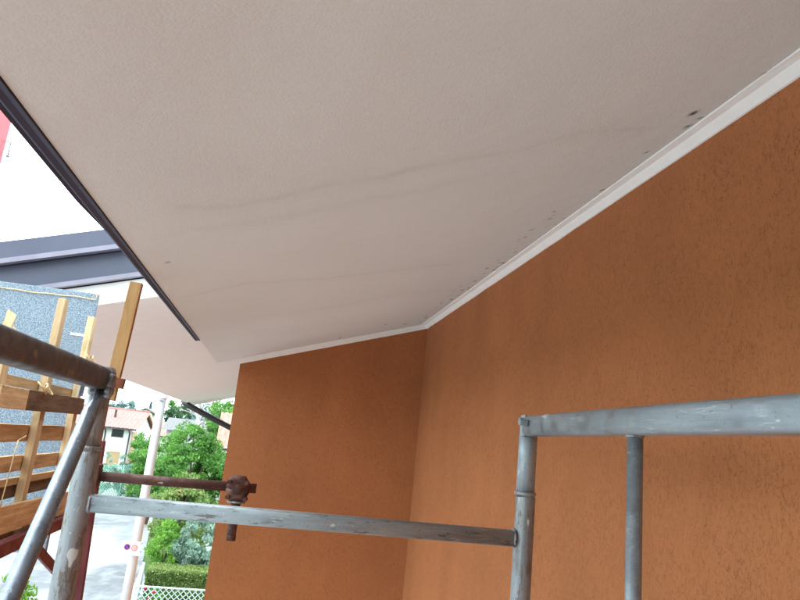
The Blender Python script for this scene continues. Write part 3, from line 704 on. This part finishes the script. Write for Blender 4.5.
# distant trees
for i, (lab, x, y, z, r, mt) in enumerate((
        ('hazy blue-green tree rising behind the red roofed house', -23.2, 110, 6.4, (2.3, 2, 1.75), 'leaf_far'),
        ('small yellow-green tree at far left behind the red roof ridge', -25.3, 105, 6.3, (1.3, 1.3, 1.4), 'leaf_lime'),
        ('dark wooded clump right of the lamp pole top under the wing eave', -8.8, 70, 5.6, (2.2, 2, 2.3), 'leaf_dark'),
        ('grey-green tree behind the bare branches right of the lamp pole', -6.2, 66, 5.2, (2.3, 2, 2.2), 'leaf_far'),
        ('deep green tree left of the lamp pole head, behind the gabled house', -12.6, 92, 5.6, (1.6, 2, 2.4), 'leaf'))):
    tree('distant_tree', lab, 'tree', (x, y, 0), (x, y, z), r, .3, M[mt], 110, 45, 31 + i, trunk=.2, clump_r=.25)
# slim conifer
cf = empty('conifer', 'slim dark conifer tip standing above the small gabled house', 'tree', (-16.6, 95, 0))
g = np.random.default_rng(5); n = 3500; hz = g.uniform(0, 1, n) ** .8; an = g.uniform(0, 6.28, n); rr = (1 - hz) * .9 * g.uniform(.3, 1, n) + .05
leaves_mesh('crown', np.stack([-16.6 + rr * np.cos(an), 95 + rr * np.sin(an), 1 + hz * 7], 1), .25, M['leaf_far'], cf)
b = B(); b.path([(-16.6, 95, 0), (-16.6, 95, 7.9)], [.15, .03], 8); b.build('trunk', M['bark'], cf)
# bare branching tree
bb_ = empty('bare_tree', 'bare pale branched tree behind the big green tree', 'tree', (-5.6, 45, 0))
b = B(); g = random.Random(3)
def branch(p, d, L, r, k):
    q = p + d * L; m_ = p + d * L * .5 + Vector((g.uniform(-.1, .1), g.uniform(-.1, .1), g.uniform(-.05, .1))) * L
    b.path([p, m_, q], [r, r * .88, r * .75], 6, cap=False)
    if k:
        for _ in range(3): branch(q, (d + Vector((g.uniform(-.9, .9), g.uniform(-.8, .8), g.uniform(-.4, .3)))).normalized(), L * .62, r * .72, k - 1)
branch(Vector((-5.6, 45, 0)), Vector((.02, 0, 1)), 3.4, .15, 5)
b.build('trunk', M['bark_pale'], bb_)
# rose bush inside the fence
rb = tree('rose_bush', 'low rose bush with pink blooms showing through the chain link fence', 'shrub', (-2.5, 20.2, 0), (-2.55, 20.2, .55), (.35, .3, .45), .06, M['leaf'], 25, 45, 14, trunk=.02)
for x, y, z in ((-2.74, 19.6, 1.06), (-2.50, 19.6, .98), (-2.60, 19.7, .80)):
    b = B(); b.sphere((x, y, z), .055, 10, 6, (1, 1, .8)); b.sphere((x + .03, y - .01, z + .02), .035, 8, 5); b.build('bloom', M['petal'], rb)
    b = B(); b.path([(-2.55, 20.1, .4), (x, y, z - .04)], .006, 5); b.build('stem', M['leaf_dark'], rb)

# ------------------------------------------------------------------ fences
def add_fence(name, label, segs, z0, z1, cell, wr, pr, mesh_mat, postmat):
    t = empty(name, label, 'fence', (segs[0][0][0], segs[0][0][1], 0))
    w = B(); done = set()
    for (a, c) in segs:
        a, c = Vector((*a, 0)), Vector((*c, 0)); L = (c - a).length; d = (c - a) / L; hh = z1 - z0
        nn = int((L + hh) / cell)
        for k in range(-int(hh / cell), int(L / cell) + 1):
            for sg in (1, -1):
                s0 = k * cell if sg > 0 else k * cell + hh
                P = []
                for tt in (0, 1):
                    s_ = s0 + sg * tt * hh; P.append((s_, z0 + tt * hh))
                (sA, zA), (sB, zB) = P
                # clip to 0..L
                def clip(s1, z1_, s2, z2_):
                    pts = []
                    for (p, q, r_, u) in ((s1, z1_, s2, z2_), (s2, z2_, s1, z1_)):
                        if p < 0 or p > L:
                            lim = 0 if p < 0 else L
                            if (r_ - p) == 0: return None
                            f = (lim - p) / (r_ - p)
                            if f < 0 or f > 1: return None
                            pts.append((lim, q + (u - q) * f))
                        else: pts.append((p, q))
                    return pts
                cl_ = clip(sA, zA, sB, zB)
                if cl_:
                    (s1, q1), (s2, q2) = cl_
                    w.bar(a + d * s1 + Vector((0, 0, q1)), a + d * s2 + Vector((0, 0, q2)), wr, wr)
        for k in range(int(L / 2.2) + 2):
            s_ = min(k * 2.2, L); key = (round((a + d * s_).x, 2), round((a + d * s_).y, 2))
            if key in done: continue
            done.add(key); b = B(); p = a + d * s_; b.tube(p, p + Vector((0, 0, z1 + .03)), pr, 10); b.sphere((p.x, p.y, z1 + .03), pr * 1.15, 8, 6); b.build('post', postmat, t)
        b = B(); b.tube(a + Vector((0, 0, z1)), c + Vector((0, 0, z1)), pr * .62, 8); b.build('top_rail', postmat, t)
    o = w.build('wire_mesh', mesh_mat, t); o['kind'] = 'stuff'
    b = B()
    for (a, c) in segs: b.bar((*a, .08), (*c, .08), .14, .22)
    b.build('plinth', M['low_wall'], t)
    return t
add_fence('wire_fence', 'white-green chain link fence in front of the clipped hedge', [((-2.94, 19.2), (.4, 19.2)), ((-2.94, 19.2), (-3.22, 22.0))], .19, 1.2, .15, .016, .035, M['mesh_metal'], M['mesh_metal'])
add_fence('wire_fence', 'green wire fence along the left of the road below the white house', [((-12.0, 38), (-9.9, 43.5)), ((-9.9, 43.5), (-8.35, 46.5))], .19, 2.5, .22, .022, .045, M['green_mesh'], M['green_mesh'])

# ------------------------------------------------------------------ lamp pole and its sign
lp = empty('concrete_pole', 'tall pale concrete utility pole rising at the road edge', 'pole', (-2.1, 13, 0))
b = B(); b.path([(-2.10, 13, 0), (-2.09, 13, Z(.44))], [.090, .078], 20); b.build('pole', M['concrete_pole'], lp)
b = B(); b.path([(-2.09, 13, Z(.44)), (-2.09, 13, Z(.452)), (-2.09, 13, Z(.50)), (-2.09, 13, Z(.528)), (-2.09, 13, Z(.535))], [.088, .092, .092, .07, .03], 18); b.build('cap', M['white_fascia'], lp)
b = B(); b.box((-2.13, 12.895, Z(.40)), (-2.05, 12.925, Z(.415))); b.build('bracket', M['sign_grey'], lp)
sg = empty('parking_sign', 'white rectangular no parking sign with two round symbols fixed to the pole', 'sign', (-2.13, 12.87, 3.2))
b = B(); b.box((-2.305, 12.868, 3.075), (-1.985, 12.876, 3.315)); b.build('plate', M['sign_white'], sg, bevel=.002)
def disc(b, c, r, y, n=24):
    b.add([(c[0] + r * math.cos(2 * math.pi * k / n), y, c[1] + r * math.sin(2 * math.pi * k / n)) for k in range(n)], [tuple(range(n))])
def disc_solid(b, c, r, y0, y1, n=24): b.path([(c[0], y0, c[1]), (c[0], y1, c[1])], r, n)
b = B(); disc_solid(b, (-2.212, 3.215), .050, 12.8675, 12.864); o = b.build('no_parking_symbol', M['sign_red'], sg)
b = B(); disc_solid(b, (-2.212, 3.215), .040, 12.8638, 12.861); b.build('blue_disc', M['sign_blue'], o)
b = B(); b.bar((-2.240, 12.8595, 3.243), (-2.184, 12.8595, 3.187), .003, .011, up=(1, 0, 1)); b.build('bar', M['sign_red'], o)
b = B(); disc_solid(b, (-2.085, 3.205), .050, 12.8675, 12.864); o = b.build('round_symbol', M['sign_red'], sg)
b = B(); disc_solid(b, (-2.085, 3.205), .041, 12.8638, 12.861); b.build('pale_disc', M['sign_pale'], o)
for dz, w in ((.014, .026), (0, .030), (-.014, .024)):
    b = B(); b.box((-2.085 - w, 12.8595, 3.203 + dz), (-2.085 + w, 12.8605, 3.207 + dz)); b.build('symbol_line', M['sign_grey'], o)
for z in (3.13, 3.27):
    b = B(); b.path([(-2.10 + .118 * math.cos(a), 13 + .118 * math.sin(a), z) for a in np.linspace(0, 2 * math.pi, 25)], .006, 6); b.build('strap', M['galv'], sg)

# ------------------------------------------------------------------ houses down the street
def tiled(b, p0, p1, q0, q1, step=.28, amp=.03):
    """ridged tile courses running from eave p0-p1 up to ridge q0-q1"""
    p0, p1, q0, q1 = map(Vector, (p0, p1, q0, q1)); n = max(4, int((p1 - p0).length / step) * 4); rows = 14
    nrm = (p1 - p0).cross(q0 - p0).normalized()
    if nrm.z < 0: nrm = -nrm
    vs = []; fs = []
    for j in range(rows + 1):
        for sub in ((0, 1) if 0 < j < rows else (0,)):
            for i in range(n + 1):
                t = i / n; a = p0.lerp(p1, t); c = q0.lerp(q1, t)
                hgt = amp * (.5 + .5 * math.cos(i * math.pi / 2)) + (amp * .6 if sub == 0 and j else 0)
                vs.append(a.lerp(c, j / rows) + nrm * hgt)
    R_ = len(vs) // (n + 1)
    for j in range(R_ - 1):
        for i in range(n): k = j * (n + 1) + i; fs.append((k, k + 1, k + n + 2, k + n + 1))
    b.add(vs, fs)
def window(parent, x0, x1, y, z0, z1, mat='glass', frame='dark_trim'):
    b = B(); w = .06
    b.box((x0 - w, y - .03, z0 - w), (x1 + w, y + .02, z0)); b.box((x0 - w, y - .03, z1), (x1 + w, y + .02, z1 + w)); b.box((x0 - w, y - .03, z0), (x0, y + .02, z1)); b.box((x1, y - .03, z0), (x1 + w, y + .02, z1))
    f = b.build('window', M[frame], parent)
    b = B(); b.box((x0, y - .004, z0), (x1, y + .01, z1)); b.build('pane', M[mat], f)
h1 = empty('white_house', 'white house with faded red tiled roof and small dark window across the road', 'house', (-11.5, 48, 0))
b = B(); b.box((-14.5, 48, 0), (-9.27, 55, 4.75))
b.add([(-9.27, 48, 4.75), (-9.27, 55, 4.75), (-9.27, 51.5, 5.9), (-9.30, 48, 4.75), (-9.30, 55, 4.75), (-9.30, 51.5, 5.9)], [(0, 1, 2), (3, 5, 4), (0, 2, 5, 3), (1, 4, 5, 2)])
b.build('wall', M['white_wall'], h1)
b = B(); tiled(b, (-14.9, 47.5, 4.80), (-8.98, 47.5, 4.80), (-14.9, 51.5, 6.05), (-8.98, 51.5, 6.05)); tiled(b, (-14.9, 55.5, 4.80), (-8.98, 55.5, 4.80), (-14.9, 51.5, 6.05), (-8.98, 51.5, 6.05)); b.build('roof_tiles', M['red_tiles'], h1)['kind'] = 'stuff'
b = B(); b.tube((-14.9, 51.5, 6.08), (-8.96, 51.5, 6.08), .09, 10); b.build('ridge', M['red_tiles'], h1)
b = B(); b.box((-14.9, 47.38, 4.70), (-8.95, 47.50, 4.80)); b.build('gutter', M['dark_trim'], h1)
b = B(); b.bar((-8.97, 47.5, 4.72), (-8.97, 51.5, 5.97), .05, .14); b.bar((-8.97, 55.5, 4.72), (-8.97, 51.5, 5.97), .05, .14); b.build('verge_board', M['pink_wall'], h1)
window(h1, -10.50, -9.85, 48, 4.22, 4.62)
window(h1, -10.52, -9.86, 48, 2.35, 3.15, 'tan', 'tan')
for x in (-9.40, -10.95):
    b = B(); b.tube((x, 47.94, .1), (x, 47.94, 4.5), .045, 8); b.path([(x, 47.94, 4.5), (x, 47.46, 4.72)], .045, 8); b.build('downpipe', M['dark_trim'], h1)
b = B(); b.box((-10.95, 49.5, 5.35), (-10.82, 49.65, 6.0)); b.build('chimney', M['dark_trim'], h1)
b = B(); b.box((-9.268, 48.02, 0), (-9.20, 49.6, 4.6)); b.build('corner_pier', M['pink_wall'], h1)
h2 = empty('pink_roofed_annex', 'low annex with pale pink tiled roof behind the white house', 'house', (-10, 62, 0))
b = B(); b.box((-12.5, 61, 0), (-8.6, 66, 4.3)); b.build('wall', M['white_wall'], h2)
b = B(); tiled(b, (-13, 60.6, 4.30), (-8.3, 60.6, 4.30), (-13, 64, 5.50), (-8.3, 64, 5.50)); b.build('roof_tiles', M['pink_tiles'], h2)['kind'] = 'stuff'
b = B(); b.box((-13, 60.5, 4.20), (-8.3, 60.6, 4.30)); b.build('gutter', M['dark_trim'], h2)
b = B(); b.box((-12.3, 62.2, 5.0), (-9.9, 62.6, 5.55)); b.build('dormer', M['white_wall'], h2)
h3 = empty('gabled_house', 'small far white house with dark edged gable beside the red ridge', 'house', (-15.3, 85, 0))
b = B(); b.box((-16.2, 85, 0), (-14.5, 92, 6.35)); b.add([(-16.2, 85, 6.35), (-14.5, 85, 6.35), (-15.25, 85, 6.8), (-16.2, 92, 6.35), (-14.5, 92, 6.35), (-15.25, 92, 6.8)], [(0, 1, 2), (3, 5, 4), (0, 2, 5, 3), (1, 4, 5, 2)]); b.build('wall', M['white_wall'], h3)
b = B(); b.bar((-16.6, 88.4, 6.33), (-15.25, 88.4, 6.93), 7.6, .12, up=(0, 0, 1)); b.bar((-13.9, 88.4, 6.30), (-15.25, 88.4, 6.93), 7.6, .12, up=(0, 0, 1)); b.build('roof', M['grey_roof'], h3)
window(h3, -15.3, -15.0, 85, 6.12, 6.4)
h4 = empty('grey_roofed_house', 'pale house with grey stepped roofs glimpsed between lamp pole and big tree', 'house', (-7.4, 58, 0))
b = B(); b.box((-8.6, 58.5, 0), (-5.2, 62, 4.9)); b.build('wall', M['grey_wall'], h4)
b = B(); tiled(b, (-8.9, 58, 4.9), (-4.9, 58, 4.9), (-8.9, 60.5, 5.9), (-4.9, 60.5, 5.9)); b.build('roof_tiles', M['grey_roof'], h4)['kind'] = 'stuff'
for x in (-8.1, -6.9, -5.9): window(h4, x, x + .5, 58.5, 4.2, 4.65)
h5 = empty('tiled_roof_house', 'house with ribbed terracotta roof peeping out past the orange end wall', 'house', (-1, 29, 0))
b = B(); b.box((-1.95, 28.5, 0), (3, 35, 4.62)); b.build('wall', M['white_wall'], h5)
b = B(); tiled(b, (-2.14, 28, 4.68), (3.2, 28, 4.68), (-2.34, 31, 6.08), (3.2, 31, 6.08), .24, .075); b.build('roof_tiles', M['pink_tiles'], h5)['kind'] = 'stuff'
b = B(); b.box((-2.16, 27.88, 4.57), (3.2, 28.0, 4.665)); b.build('gutter', M['dark_trim'], h5)
b = B(); b.box((-2.16, 27.9, 4.45), (3.2, 28.45, 4.565)); b.build('eave_board', M['white_wall'], h5)

# ------------------------------------------------------------------ groups of alike things
for o in list(SC.objects):
    if o.parent or 'label' not in o: continue
    k_ = o.name.split('.')[0]
    g_ = {'distant_tree': 'trees far beyond the houses', 'fence_shrub': 'shrubs behind the green wire fence', 'garden_tree': 'garden trees beside the lamp pole',
          'broadleaf_tree': 'green trees behind the garden shrubs', 'hedge': 'clipped hedges by the road', 'wire_fence': 'wire fences by the road'}.get(k_)
    if g_: o['group'] = g_
